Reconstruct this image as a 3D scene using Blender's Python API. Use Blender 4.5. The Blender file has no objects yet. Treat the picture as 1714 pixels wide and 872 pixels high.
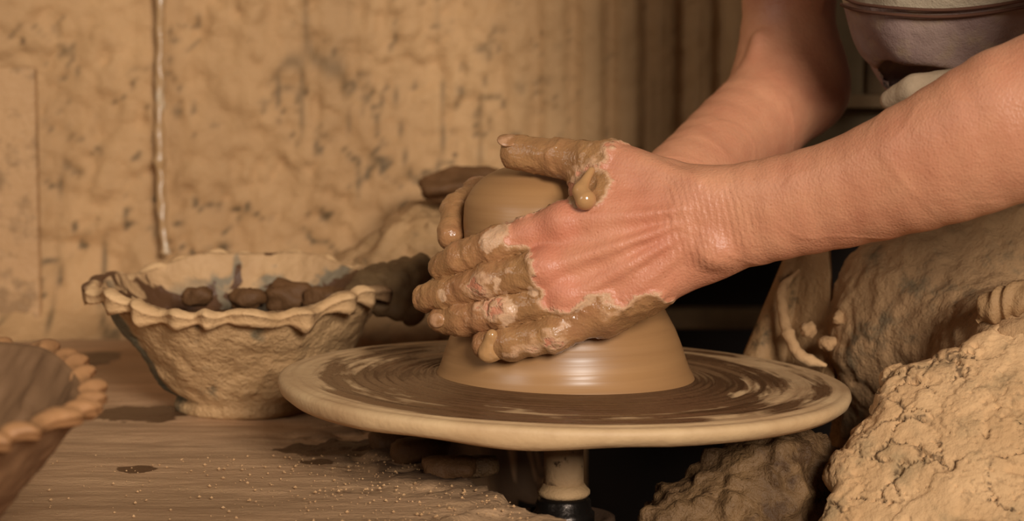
import bpy, math, random
import numpy as np
from mathutils import Vector
random.seed(7); rng = np.random.default_rng(7)
scene = bpy.context.scene
COL = scene.collection
PI = math.pi
def R(a): return math.radians(a)

# ------------------------------------------------------------------ camera, world, light, exposure
FPX = 3710.0; PITCH = R(5.88); CAM = (-0.0328, -1.383, 0.217)
cd = bpy.data.cameras.new('camera'); cam = bpy.data.objects.new('camera', cd); COL.objects.link(cam)
cd.sensor_width = 36; cd.lens = 36 * FPX / 1714
cam.location = CAM; cam.rotation_euler = (PI/2 - PITCH, 0, 0)
cd.clip_start = 0.05
cd.dof.use_dof = True; cd.dof.focus_distance = 1.32; cd.dof.aperture_fstop = 8.0
scene.camera = cam

w = bpy.data.worlds.new('world'); scene.world = w; w.use_nodes = True
bg = w.node_tree.nodes['Background']; bg.inputs[0].default_value = (1.0, 0.88, 0.74, 1); bg.inputs[1].default_value = 0.06

def area(name, loc, target, size, power, color):
    l = bpy.data.lights.new(name, 'AREA'); l.shape = 'SQUARE'; l.size = size; l.energy = power; l.color = color
    o = bpy.data.objects.new(name, l); COL.objects.link(o); o.location = loc
    o.rotation_euler = (Vector(target) - Vector(loc)).to_track_quat('-Z', 'Y').to_euler()
    return o
area('window_light', (1.35, -5.0, 1.75), (0.0, 0.0, 0.05), 1.35, 335, (1.0, 0.955, 0.89))
area('left_fill_light', (-2.0, -1.7, 1.3), (-0.5, 0.5, 0.1), 1.0, 15, (1.0, 0.95, 0.87))  # added fill from the left for wall and far arm, no doorway there

vs = scene.view_settings
vs.view_transform = 'Standard'; vs.look = 'None'; vs.gamma = 1.0; vs.use_curve_mapping = False
vs.exposure = 0.0

def at(px, py, Y):
    """world point on the depth plane y = Y that lies at the picture position (1714 x 872)"""
    dx = (px - 857) / FPX; dy = (436 - py) / FPX
    f = (math.cos(PITCH), -math.sin(PITCH)); u = (math.sin(PITCH), math.cos(PITCH))
    vy = f[0] + dy*u[0]; vz = f[1] + dy*u[1]
    t = (Y - CAM[1]) / vy
    return np.array((CAM[0] + t*dx, Y, CAM[2] + t*vz))

# ------------------------------------------------------------------ numpy noise
def _hash(ix, iy, iz, s):
    h = (ix.astype(np.int64)*374761393 + iy.astype(np.int64)*668265263 + iz.astype(np.int64)*2147483647*3 + s*1274126177) & 0xffffffff
    h = ((h ^ (h >> 13)) * 1274126177) & 0xffffffff
    h = ((h ^ (h >> 16)) * 2246822519) & 0xffffffff
    return ((h ^ (h >> 15)) & 0xffffff) / float(0xffffff)
def vnoise(P, scale, seed=0):
    q = P*scale; i = np.floor(q); f = q - i; f = f*f*f*(f*(f*6-15)+10); i = i.astype(np.int64)
    x, y, z = i[:,0], i[:,1], i[:,2]; fx, fy, fz = f[:,0], f[:,1], f[:,2]
    def c(a,b,d): return _hash(x+a, y+b, z+d, seed)
    v00 = c(0,0,0)*(1-fx)+c(1,0,0)*fx; v10 = c(0,1,0)*(1-fx)+c(1,1,0)*fx
    v01 = c(0,0,1)*(1-fx)+c(1,0,1)*fx; v11 = c(0,1,1)*(1-fx)+c(1,1,1)*fx
    return ((v00*(1-fy)+v10*fy)*(1-fz) + (v01*(1-fy)+v11*fy)*fz)*2-1
def fbm(P, scale, oct=3, seed=0, gain=.5):
    r = 0; a = 1; n = 0
    for k in range(oct):
        r = r + a*vnoise(P, scale*2**k, seed+17*k); n += a; a *= gain
    return r/n
def voronoi(P, scale, seed=0):
    q = P*scale; i = np.floor(q).astype(np.int64); f1 = np.full(len(P), 9.); f2 = f1.copy(); idv = np.zeros(len(P))
    for a in (-1,0,1):
        for b in (-1,0,1):
            for c in (-1,0,1):
                j = i + np.array((a,b,c)); h = [_hash(j[:,0], j[:,1], j[:,2], seed+s) for s in (1,2,3)]
                d = np.sqrt(sum((j[:,k]+h[k]-q[:,k])**2 for k in range(3)))
                nw = d < f1
                f2 = np.where(nw, f1, np.minimum(f2, d)); idv = np.where(nw, h[0], idv); f1 = np.where(nw, d, f1)
    return f1, f2, idv
def sstep(a, b, x):
    t = np.clip((x-a)/(b-a), 0, 1); return t*t*(3-2*t)

# ------------------------------------------------------------------ mesh helpers
def mesh_from(name, V, F, smooth=True):
    V = np.asarray(V, float); me = bpy.data.meshes.new(name)
    if isinstance(F, np.ndarray):
        n = len(F); k = F.shape[1]
        me.vertices.add(len(V)); me.vertices.foreach_set('co', V.astype(np.float32).ravel())
        me.loops.add(n*k); me.loops.foreach_set('vertex_index', F.astype(np.int32).ravel())
        me.polygons.add(n); me.polygons.foreach_set('loop_start', np.arange(0, n*k, k, dtype=np.int32))
        me.update(calc_edges=True)
    else:
        me.from_pydata([tuple(v) for v in V], [], F)
    me.validate()
    if smooth: me.polygons.foreach_set('use_smooth', np.ones(len(me.polygons), bool))
    me.update(); return me
def obj(name, me, mat, parent=None, loc=None):
    o = bpy.data.objects.new(name, me); COL.objects.link(o)
    if mat is not None and not me.materials: me.materials.append(mat)
    if parent is not None: o.parent = parent
    if loc is not None: o.location = loc
    return o
def tag(o, label=None, cat=None, group=None, kind=None):
    for k, v in (('label',label),('category',cat),('group',group),('kind',kind)):
        if v: o[k] = v
    return o
def empty(name, loc=(0,0,0)):
    o = bpy.data.objects.new(name, None); COL.objects.link(o); o.location = loc; return o
def attr(me, name, vals):
    a = me.attributes.new(name, 'FLOAT', 'POINT'); a.data.foreach_set('value', np.asarray(vals, np.float32))
def normals(V, F):
    n = np.zeros_like(V)
    e1 = V[F[:,2]]-V[F[:,0]]; e2 = V[F[:,-1]]-V[F[:,1]]
    fn = np.cross(e1, e2)
    for k in range(F.shape[1]): 
        for c in range(3): n[:,c] += np.bincount(F[:,k], fn[:,c], len(V))
    return n/np.maximum(np.linalg.norm(n, axis=1, keepdims=True), 1e-12)
def grid_faces(nu, nv, cu=False, cv=False):
    """index [i*nv+j]; cu / cv close that direction"""
    i = np.arange(nu if cu else nu-1); j = np.arange(nv if cv else nv-1)
    I, J = np.meshgrid(i, j, indexing='ij'); I2 = (I+1) % nu; J2 = (J+1) % nv
    return np.stack((I*nv+J, I2*nv+J, I2*nv+J2, I*nv+J2), -1).reshape(-1,4)
def lathe(profile, n, fn=None):
    """profile [(r,z)...]; ends at r=0 collapse; outward normals when the profile runs bottom to top on the outside"""
    pr = np.asarray(profile, float); m = len(pr); th = np.linspace(0, 2*PI, n, endpoint=False)
    T, K = np.meshgrid(th, np.arange(m), indexing='ij')
    r = pr[K,0]; z = pr[K,1]
    V = np.stack((r*np.cos(T), r*np.sin(T), z), -1).reshape(-1,3)
    if fn: V = fn(V, T.ravel(), K.ravel())
    return V, grid_faces(n, m, cu=True)
def resample(pts, n):
    """smooth Catmull-Rom through control points"""
    P = np.asarray(pts, float); m = len(P); Q = np.vstack((2*P[0]-P[1], P, 2*P[-1]-P[-2]))
    u = np.linspace(0, m-1-1e-9, n); i = u.astype(int); t = (u-i)[:,None]
    a, b, c, d = Q[i], Q[i+1], Q[i+2], Q[i+3]
    return .5*(2*b+(c-a)*t+(2*a-5*b+4*c-d)*t*t+(3*b-3*c+d-a)*t**3)
def tube(path, rad, n=10, fn=None):
    P = np.asarray(path, float); m = len(P); rad = np.broadcast_to(rad, (m,))
    T = np.gradient(P, axis=0); T /= np.linalg.norm(T, axis=1, keepdims=True)
    up = np.array((0.03,1,0.1)); A = np.cross(T, up); A /= np.linalg.norm(A, axis=1, keepdims=True); B = np.cross(T, A)
    th = np.linspace(0, 2*PI, n, endpoint=False)
    rr = rad[:,None]*np.ones(n) if fn is None else fn(np.arange(m)[:,None]/(m-1), th[None,:])*rad[:,None]
    V = P[:,None]+rr[...,None]*(np.cos(th)[None,:,None]*A[:,None]+np.sin(th)[None,:,None]*B[:,None])
    V = V.reshape(-1,3); F = [tuple(f) for f in grid_faces(m, n, cv=True)[:, ::-1]]
    F += [tuple(range(n)), tuple(range(m*n-1, m*n-n-1, -1))]
    return V, F
def box(c, s):
    x, y, z = c; a, b, d = np.array(s)/2
    V = [(x+i*a, y+j*b, z+k*d) for i in (-1,1) for j in (-1,1) for k in (-1,1)]
    return V, [(0,1,3,2),(4,6,7,5),(0,4,5,1),(2,3,7,6),(0,2,6,4),(1,5,7,3)]
def bevelbox(name, c, s, mat, parent=None, bev=.003, rough=0.0, seed=0, sub=0):
    import bmesh
    bm = bmesh.new(); V, F = box(c, s)
    vs_ = [bm.verts.new(v) for v in V]
    for f in F: bm.faces.new([vs_[i] for i in f])
    bmesh.ops.recalc_face_normals(bm, faces=bm.faces)
    bmesh.ops.bevel(bm, geom=list(bm.edges), offset=bev, segments=2, affect='EDGES', profile=.5)
    me = bpy.data.meshes.new(name); bm.to_mesh(me); bm.free()
    return obj(name, me, mat, parent)

# ------------------------------------------------------------------ sparse surface nets for organic shapes
def surface_nets(f, lo, hi, h, B=8):
    lo = np.asarray(lo, float); hi = np.asarray(hi, float); H = h*B
    nb = np.ceil((hi-lo)/H).astype(int)
    I = np.stack(np.meshgrid(*[np.arange(k) for k in nb], indexing='ij'), -1).reshape(-1,3)
    c = lo+(I+.5)*H
    I = I[np.abs(f(c)) < 1.15*H]
    o = np.stack(np.meshgrid(*[np.arange(B+1)]*3, indexing='ij'), -1).reshape(-1,3)
    vals = np.empty((len(I), len(o)))
    for s in range(0, len(I), 400):
        g = (I[s:s+400,None]*B+o[None]).reshape(-1,3)
        vals[s:s+400] = f(lo+g*h).reshape(-1, len(o))
    D = vals.reshape(-1, B+1, B+1, B+1); inside = D < 0
    S = int(nb.max())*B+8
    key = lambda ijk: (ijk[...,0]*S+ijk[...,1])*S+ijk[...,2]
    cn = [(a,b,d) for a in (0,1) for b in (0,1) for d in (0,1)]
    cs = sum(inside[:, a:a+B, b:b+B, d:d+B].astype(np.int8) for a,b,d in cn)
    blk, ci, cj, ck = np.nonzero((cs > 0) & (cs < 8))
    G = I[blk]*B+np.stack((ci,cj,ck), -1)
    acc = np.zeros((len(G),3)); cnt = np.zeros(len(G))
    for a,b,d in cn:
        for ax in range(3):
            if (a,b,d)[ax]: continue
            e = [a,b,d]; e[ax] = 1
            v0 = D[blk, ci+a, cj+b, ck+d]; v1 = D[blk, ci+e[0], cj+e[1], ck+e[2]]
            m = (v0 < 0) != (v1 < 0)
            t = np.where(m, v0/np.where(m, v0-v1, 1), 0)
            p = np.tile(np.array((a,b,d), float), (len(G),1)); p[:,ax] += t
            acc += np.where(m[:,None], p, 0); cnt += m
    V = lo+(G+acc/cnt[:,None])*h
    k = key(G); order = np.argsort(k); ks = k[order]
    Fs = []
    for ax in range(3):
        b1, b2 = [(1,2),(2,0),(0,1)][ax]
        sl = [slice(0,B)]*3; s2 = list(sl); s2[ax] = slice(1,B+1)
        p = inside[(slice(None),*sl)]; q = inside[(slice(None),*s2)]
        bk, i, j, l = np.nonzero(p != q); g = I[bk]*B+np.stack((i,j,l), -1); flip = ~p[bk,i,j,l]
        e1 = np.zeros(3,int); e1[b1] = 1; e2 = np.zeros(3,int); e2[b2] = 1
        ids = []; ok = np.ones(len(g), bool)
        for off in (-e1-e2, -e2, 0*e1, -e1):
            kk = key(g+off); pos = np.searchsorted(ks, kk); pos = np.minimum(pos, len(ks)-1)
            ok &= ks[pos] == kk; ids.append(order[pos])
        q4 = np.stack(ids, -1)[ok]; fl = flip[ok]; q4[fl] = q4[fl][:, ::-1]; Fs.append(q4)
    return V, np.concatenate(Fs)
def smooth_mesh(V, F, it=2, lam=.5):
    E = np.concatenate([F[:, [k, (k+1) % 4]] for k in range(4)]); n = len(V)
    deg = np.bincount(E[:,0], minlength=n)+np.bincount(E[:,1], minlength=n)
    for _ in range(it):
        a = np.stack([np.bincount(E[:,0], V[E[:,1],c], n)+np.bincount(E[:,1], V[E[:,0],c], n) for c in range(3)], -1)
        V = V+lam*(a/np.maximum(deg,1)[:,None]-V)
    return V
def cone(P, a, b, ra, rb):
    a = np.asarray(a); b = np.asarray(b); ba = b-a; t = np.clip(((P-a)@ba)/(ba@ba), 0, 1)
    return np.linalg.norm(P-a-t[:,None]*ba, axis=1)-(ra+(rb-ra)*t)
def ell(P, c, r):
    r = np.asarray(r); q = (P-np.asarray(c))/r; k = np.linalg.norm(q, axis=1)
    return (k-1)*r.min()
def smin(a, b, k):
    h = np.clip(.5+.5*(b-a)/k, 0, 1); return b+(a-b)*h-k*h*(1-h)
def chain(P, pts, rad, k=.003):
    d = None
    for i in range(len(pts)-1):
        c = cone(P, pts[i], pts[i+1], rad[i], rad[i+1]); d = c if d is None else smin(d, c, k)
    return d

def limb(P, pts, rad, n=14):
    c_ = resample(np.array(pts), n); r_ = resample(np.array(rad)[:,None], n)[:,0]; d = None
    for i in range(n-1):
        e = cone(P, c_[i], c_[i+1], r_[i], r_[i+1]); d = e if d is None else smin(d, e, .002)
    return d
# ------------------------------------------------------------------ materials
def srgb(r, g, b):
    f = lambda c: c/12.92 if c <= .04045 else ((c+.055)/1.055)**2.4
    return (f(r/255), f(g/255), f(b/255), 1)
class NT:
    def __init__(s, name):
        s.m = bpy.data.materials.new(name); s.m.use_nodes = True; s.t = s.m.node_tree; s.N = s.t.nodes; s.L = s.t.links
        s.b = s.N['Principled BSDF']; s.co = s.N.new('ShaderNodeTexCoord').outputs['Object']
    def link(s, a, b): s.L.new(a, b)
    def inp(s, sock, v):
        if hasattr(v, 'is_linked') or isinstance(v, bpy.types.NodeSocket): s.link(v, sock)
        else: sock.default_value = v
    def mapping(s, scale=(1,1,1), loc=(0,0,0)):
        n = s.N.new('ShaderNodeMapping'); s.link(s.co, n.inputs[0]); n.inputs['Scale'].default_value = scale; n.inputs['Location'].default_value = loc
        return n.outputs[0]
    def noise(s, scale, detail=4, rough=.55, vec=None, dist=0):
        n = s.N.new('ShaderNodeTexNoise'); s.link(vec or s.co, n.inputs['Vector'])
        n.inputs['Scale'].default_value = scale; n.inputs['Detail'].default_value = detail; n.inputs['Roughness'].default_value = rough
        n.inputs['Distortion'].default_value = dist
        return n.outputs[0]
    def voro(s, scale, feat='F1', vec=None):
        n = s.N.new('ShaderNodeTexVoronoi'); n.feature = feat; s.link(vec or s.co, n.inputs['Vector']); n.inputs['Scale'].default_value = scale
        return n.outputs['Distance']
    def ramp(s, fac, stops):
        n = s.N.new('ShaderNodeValToRGB'); s.link(fac, n.inputs[0]); e = n.color_ramp.elements
        while len(e) < len(stops): e.new(.5)
        for k, (p, c) in enumerate(stops):
            e[k].position = p; e[k].color = c if isinstance(c, tuple) else (c, c, c, 1)
        return n.outputs[0]
    def mix(s, fac, a, b, mode='MIX'):
        n = s.N.new('ShaderNodeMix'); n.data_type = 'RGBA'; n.blend_type = mode
        s.inp(n.inputs[0], fac); s.inp(n.inputs[6], a); s.inp(n.inputs[7], b); return n.outputs[2]
    def math(s, op, a, b=0.0, c=None):
        n = s.N.new('ShaderNodeMath'); n.operation = op; s.inp(n.inputs[0], a); s.inp(n.inputs[1], b)
        if c is not None: s.inp(n.inputs[2], c)
        return n.outputs[0]
    def attr(s, name):
        n = s.N.new('ShaderNodeAttribute'); n.attribute_name = name; return n.outputs['Fac']
    def bump(s, h, dist, strength=1.0, prev=None):
        n = s.N.new('ShaderNodeBump'); n.inputs['Strength'].default_value = strength; n.inputs['Distance'].default_value = dist
        s.link(h, n.inputs['Height'])
        if prev: s.link(prev, n.inputs['Normal'])
        return n.outputs[0]
    def out(s, col=None, rough=None, normal=None, spec=.4):
        if col is not None: s.inp(s.b.inputs['Base Color'], col)
        if rough is not None: s.inp(s.b.inputs['Roughness'], rough)
        if normal is not None: s.link(normal, s.b.inputs['Normal'])
        s.b.inputs['Specular IOR Level'].default_value = spec
        return s.m
def clay_mat(name, c1, c2, sc=14, rough=.75, bsc=120, bd=.0012, dark=None, darksc=30, darkpos=.36, spec=.3, extra=None):
    n = NT(name)
    col = n.mix(n.ramp(n.noise(sc, 5, .6), [(.3,0.0),(.7,1.0)]), c1, c2)
    if dark: col = n.mix(n.ramp(n.noise(darksc, 6, .65), [(darkpos,1.0),(darkpos+.07,0.0)]), col, dark)
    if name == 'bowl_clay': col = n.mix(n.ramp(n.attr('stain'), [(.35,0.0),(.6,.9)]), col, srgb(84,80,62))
    nb = n.bump(n.noise(bsc, 6, .62), bd)
    nb = n.bump(n.noise(bsc*4.5, 3, .6), bd*.3, prev=nb)
    return n.out(col, rough, nb, spec)

DRY1 = srgb(198,156,110); DRY2 = srgb(168,126,84); WET = srgb(96,66,42); MID = srgb(150,108,68); PALE = srgb(214,174,130); GREY = srgb(88,80,64)

# wall: dried slip over ribbed sheeting, small dark cracks and specks
def wall_material():
    n = NT('wall_slip'); st = n.mapping((1,1,.35))
    col = n.mix(n.ramp(n.noise(5, 5, .6), [(.3,0.0),(.7,1.0)]), srgb(188,146,100), srgb(166,125,82))
    col = n.mix(n.ramp(n.noise(9, 5, .6, st), [(.42,0.0),(.75,.5)]), col, srgb(142,108,72))
    f = n.attr('crack')
    col = n.mix(n.math('MULTIPLY', f, .95), col, srgb(72,58,38))
    spk = n.ramp(n.voro(26), [(.06,1.0),(.11,0.0)]); spm = n.ramp(n.noise(7,3), [(.5,0.0),(.6,1.0)])
    col = n.mix(n.math('MULTIPLY', n.math('MULTIPLY', spk, spm), .7), col, srgb(74,54,34))
    nb = n.bump(n.noise(60, 6, .6), .003); nb = n.bump(n.noise(260, 3, .6), .0007, prev=nb)
    return n.out(col, .7, nb, .25)
M = {}
M['wall'] = wall_material()
M['dry'] = clay_mat('dry_clay', DRY1, DRY2, 16, .85, 130, .0016)
M['bowl'] = clay_mat('bowl_clay', srgb(192,152,106), srgb(160,122,80), 18, .62, 75, .0045, srgb(82,74,56), 14, .36)
M['rim'] = clay_mat('rim_clay', srgb(208,166,118), srgb(188,146,100), 24, .7, 150, .0014)
M['wetclod'] = clay_mat('wet_clay_clod', srgb(112,76,46), srgb(88,60,36), 20, .55, 90, .0022, spec=.15)
M['rag'] = clay_mat('wet_rag', srgb(120,92,60), srgb(84,62,40), 30, .6, 300, .0008, spec=.15)
M['mound'] = clay_mat('mound_clay', srgb(172,132,88), srgb(146,110,72), 10, .72, 70, .003, srgb(96,76,50), 18, .34)
M['mud'] = clay_mat('dark_mud', srgb(130,97,62), srgb(90,65,42), 26, .5, 90, .004, srgb(78,54,32), 22, .4, .2)
M['board'] = clay_mat('board_slip', srgb(184,142,97), srgb(164,124,84), 8, .65, 30, .004, srgb(140,106,70), 16, .38)
M['post'] = clay_mat('dusty_timber', srgb(122,100,70), srgb(106,86,58), 10, .7, 60, .001)
M['rail'] = clay_mat('rail_timber', srgb(140,110,76), srgb(112,86,58), 10, .7, 60, .001)
M['plank'] = clay_mat('brown_timber', srgb(112,84,52), srgb(84,62,38), 24, .75, 60, .001)
M['black'] = clay_mat('void_shade', srgb(40,28,18), srgb(28,20,14), 10, .9, 60, .001)  # near-black colour paints in the shade of the void under the wall
M['floor'] = clay_mat('earth_floor', srgb(84,62,42), srgb(60,44,30), 6, .9, 60, .002)

# ------------------------------------------------------------------ setting
YW = 0.62
def build_wall():
    x0, x1, z0, z1, st = -1.25, 0.36, -0.20, 1.1, .0042
    nx = int((x1-x0)/st); nz = int((z1-z0)/st)
    X, Z = np.meshgrid(np.linspace(x0, x1, nx), np.linspace(z0, z1, nz), indexing='ij')
    P = np.stack((X.ravel(), 0*X.ravel(), Z.ravel()), -1)
    x = P[:,0]; z = P[:,2]
    amp = sstep(-.10, .06, x)                                   # ribs buried under slip on one side
    per = .0335; ph = ((x+.008) % per)/per
    rib = (sstep(.0,.14,ph)-sstep(.62,.76,ph))
    d = .008*(amp*.95+.12)*rib
    Pz = P*np.array((1,1,.3))
    d += (1-.75*amp)*(.005*fbm(Pz, 22, 3, 1)+.003*np.abs(fbm(Pz, 60, 3, 5)))
    # layered splashes: terraces with crisp broken lips
    t_ = 3.2*fbm(P*np.array((1,1,.75)), 15, 5, 9, .55); fl = np.floor(t_); d += (1-.8*amp)*.0042*(fl+sstep(.0,.22,t_-fl))
    t_ = 2.6*fbm(P, 48, 4, 19, .6); fl = np.floor(t_); d += (1-.6*amp)*.0024*(fl+sstep(.0,.3,t_-fl))
    n1 = fbm(P*np.array((1,1,.8)), 17, 4, 61, .6); n2 = fbm(P, 30, 3, 71)
    cr = np.exp(-(n1/.030)**2)*sstep(.02,.22,fbm(P, 24, 3, 21))
    cr = np.maximum(cr, np.exp(-(n2/.045)**2)*sstep(.12,.30,fbm(P, 40, 2, 27)))*(1-.5*amp)
    cr = np.maximum(cr, .8*np.exp(-(fbm(P*np.array((1,1,.16)), 26, 2, 88)/.035)**2)*sstep(.0,.25,fbm(P*np.array((1,1,.4)), 14, 3, 33))*(1-.6*amp))
    d += -.0025*cr
    # bench-side cove of built up slip
    cov = np.clip((.03-z)/.085, 0, 1)
    d += .06*cov**2*(1-amp)
    V = P.copy(); V[:,1] = YW-d
    F = grid_faces(nx, nz)
    keep = ~((V[F][:,:,0].mean(1) > .035) & (V[F][:,:,2].mean(1) < .045))
    me = mesh_from('wall_back', V, F[keep]); 
    cs = cr*(.55+.45*sstep(.3,.0,z))
    attr(me, 'crack', np.clip(cs,0,1))
    o = obj('wall_back', me, M['wall']); o['kind'] = 'structure'
    o['label'] = 'slip-splashed ribbed wall behind the bench'
build_wall()
def plain(name, c, s, m):
    V, F = box(c, s); o = obj(name, mesh_from(name, np.array(V), F, False), m); o['kind'] = 'structure'; return o
plain('floor', (0,0,-.64), (5,5,.04), M['floor'])
plain('wall_rear', (.4,1.02,.35), (2.6,.04,2.0), M['black'])
def trim(name, a, b, Y, depth, m):
    """a board between two picture corners, at depth Y"""
    p = at(*a, Y); q = at(*b, Y); c = (p+q)/2; s = np.abs(q-p); s[1] = depth
    o = bevelbox(name, c, s, m, bev=.002); o['kind'] = 'structure'; return o
trim('trim_1', (1372,-420), (1441,172), .56, .03, M['post'])
trim('trim_2', (1456,-420), (1512,172), .58, .02, M['plank'])
trim('trim_3', (1340,158), (1760,180), .555, .05, M['rail'])
trim('trim_4', (1340,181), (1760,300), .57, .02, M['post'])
trim('trim_5', (1060,515), (1420,548), .70, .03, M['plank'])

# ------------------------------------------------------------------ workbench
ZB = -0.054
EY = np.array([-.9,-.26,-.168,-.10,-.07,.01,.06,.15,.25,.62]); EX = np.array([.30,.045,-.004,-.032,-.05,-.092,-.11,-.10,-.03,.0])
def bench_material():
    n = NT('bench_slip'); st = n.mapping((1,4,1))
    col = n.mix(n.ramp(n.noise(5, 5, .6, st), [(.32,0.0),(.68,1.0)]), srgb(192,150,110), srgb(164,128,92))
    col = n.mix(n.ramp(n.noise(16, 6, .62, st), [(.46,0.0),(.7,.6)]), col, srgb(146,112,78))
    wet = None
    for px, py, rx, ry in ((216,787,.0135,.012),(225,692,.034,.036),(545,752,.034,.026),(150,600,.02,.05),(520,772,.013,.007)):
        dy = (436-py)/FPX; ang = PITCH-math.atan(dy); dist = (CAM[2]-ZB)/math.tan(ang)
        c = (CAM[0]+(px-857)/FPX*dist*math.cos(PITCH)/1.0, CAM[1]+dist, ZB)
        v = n.N.new('ShaderNodeVectorMath'); v.operation = 'SUBTRACT'; n.link(n.co, v.inputs[0]); v.inputs[1].default_value = c
        v2 = n.N.new('ShaderNodeVectorMath'); v2.operation = 'MULTIPLY'; n.link(v.outputs[0], v2.inputs[0]); v2.inputs[1].default_value = (1/rx, 1/ry, 0)
        v3 = n.N.new('ShaderNodeVectorMath'); v3.operation = 'LENGTH'; n.link(v2.outputs[0], v3.inputs[0])
        wet = v3.outputs['Value'] if wet is None else n.math('MINIMUM', wet, v3.outputs['Value'])
    wet = n.math('ADD', wet, n.math('MULTIPLY', n.math('SUBTRACT', n.noise(55,4), .5), 1.3))
    wf = n.ramp(wet, [(.92,1.0),(1.0,0.0)])
    col = n.mix(wf, col, srgb(88,60,38))
    ro = n.mix(wf, (.72,.72,.72,1), (.42,.42,.42,1))
    dm = n.attr('damp'); col = n.mix(n.math('MULTIPLY', dm, .9), col, srgb(84,60,40))
    nb = n.bump(n.noise(42, 6, .6, st), .0013); nb = n.bump(n.noise(420, 3, .6), .0006, prev=nb)
    return n.out(col, ro, nb, .3)
def build_bench():
    x0, x1, y0, y1, st = -1.0, .2, -.62, .625, .0032
    nx = int((x1-x0)/st); ny = int((y1-y0)/st)
    X, Y = np.meshgrid(np.linspace(x0,x1,nx), np.linspace(y0,y1,ny), indexing='ij')
    P = np.stack((X.ravel(), Y.ravel(), 0*X.ravel()), -1)
    e = P[:,0]-np.interp(P[:,1], EY, EX)+.012*fbm(P, 26, 4, 2)
    z = ZB+.0016*fbm(P*np.array((1,3,1)), 14, 4, 1)
    near = sstep(-.13, 0, e)
    f1, f2, idv = voronoi(P+.006*np.stack([fbm(P,40,2,s) for s in (1,2,3)],-1), 48, 5)
    z += near*(.0035*fbm(P, 60, 4, 8)+.004*(idv-.5))
    z += .012*sstep(.1,.3,P[:,1])*sstep(-.1,.1,e+.12)*0
    z -= sstep(-.004, .02, e)*.075
    damp = np.clip(sstep(.25,.75,idv+.35*fbm(P,30,3,4))*sstep(-.10,-.01,e)*sstep(-.14,-.03,P[:,1])*1.2+sstep(.012,.03,e), 0, 1)
    V = P.copy(); V[:,2] = z
    F = grid_faces(nx, ny); keep = e[F].min(1) < .022
    F = F[keep]; used = np.unique(F); mp = -np.ones(len(V), int); mp[used] = np.arange(len(used))
    me = mesh_from('workbench', V[used], mp[F]); attr(me, 'damp', damp[used])
    o = obj('workbench', me, bench_material())
    tag(o, 'slip-coated wooden workbench top with a ragged edge under the bowls', 'workbench')
build_bench()

def blob(name, c, r, mat, seed=0, rough=.3, n=3, flat=False):
    import bmesh
    bm = bmesh.new(); bmesh.ops.create_icosphere(bm, subdivisions=n, radius=1)
    V = np.array([v.co[:] for v in bm.verts]); F = [tuple(v.index for v in f.verts) for f in bm.faces]; bm.free()
    s = 1+rough*fbm(V+seed*3.1, 1.4, 4, seed)
    V = V*s[:,None]
    if flat: V = np.sign(V)*np.abs(V)**.7
    V = V*np.asarray(r)
    return obj(name, mesh_from(name, V, F), mat, None, tuple(c))
def bench_pt(px, py, z=ZB):
    ang = PITCH-math.atan((436-py)/FPX); dist = (CAM[2]-z)/math.tan(ang)
    p = at(px, py, CAM[1]+dist); return np.array((p[0], CAM[1]+dist, z))

# grit strewn on the bench
def grit():
    ico = np.array([(0,0,1),(.9,0,.1),(-.2,.85,0),(-.7,-.5,.1),(.3,-.8,0),(0,0,-.6)]); 
    fc = [(0,1,2),(0,2,3),(0,3,4),(0,4,1),(5,2,1),(5,3,2),(5,4,3),(5,1,4)]
    V = []; F = []
    k = 0
    while k < 1000:
        y = random.uniform(-.30,.02); x = np.interp(y, EY, EX)-abs(random.gauss(0,.09))-.01
        if random.random() < .25: x = random.uniform(-.35,-.02)
        if x > np.interp(y, EY, EX)-.012: continue
        s = random.choice((.0003,.0004,.0005,.0006,.0008,.0011)); a = random.uniform(0,6.28); c, sn = math.cos(a), math.sin(a)
        b = len(V)
        for q in ico*s*(1+.4*rng.random()): V.append((x+q[0]*c-q[1]*sn, y+q[0]*sn+q[1]*c, ZB+.001+q[2]*.8))
        F += [tuple(i+b for i in f) for f in fc]; k += 1
    o = obj('grit', mesh_from('grit', np.array(V), F, False), M['dry'])
    tag(o, 'pale clay grit and crumbs strewn over the bench by the wheel', 'grit', kind='stuff')
grit()
for i, (px, py, r, lab) in enumerate(((752,792,(.017,.013,.008),'dark damp clay chunk on the ragged bench edge under the wheel'),
        (800,788,(.012,.010,.007),'smaller dark clay chunk at the bench edge nearest the wheel shaft'),
        (705,768,(.019,.014,.009),'dark clay chunk lying farthest from the shaft under the wheel'),
        (660,748,(.016,.012,.008),'flat dark clay chunk in the shade between bowl and wheel'))):
    o = blob('clay_chunk', bench_pt(px,py)+np.array((0,0,r[2]*.45)), r, M['wetclod'] if i != 1 else M['mud'], 30+i, .45, 3, True)
    tag(o, lab, 'clay chunk', 'damp clay chunks on the bench edge')

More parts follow.
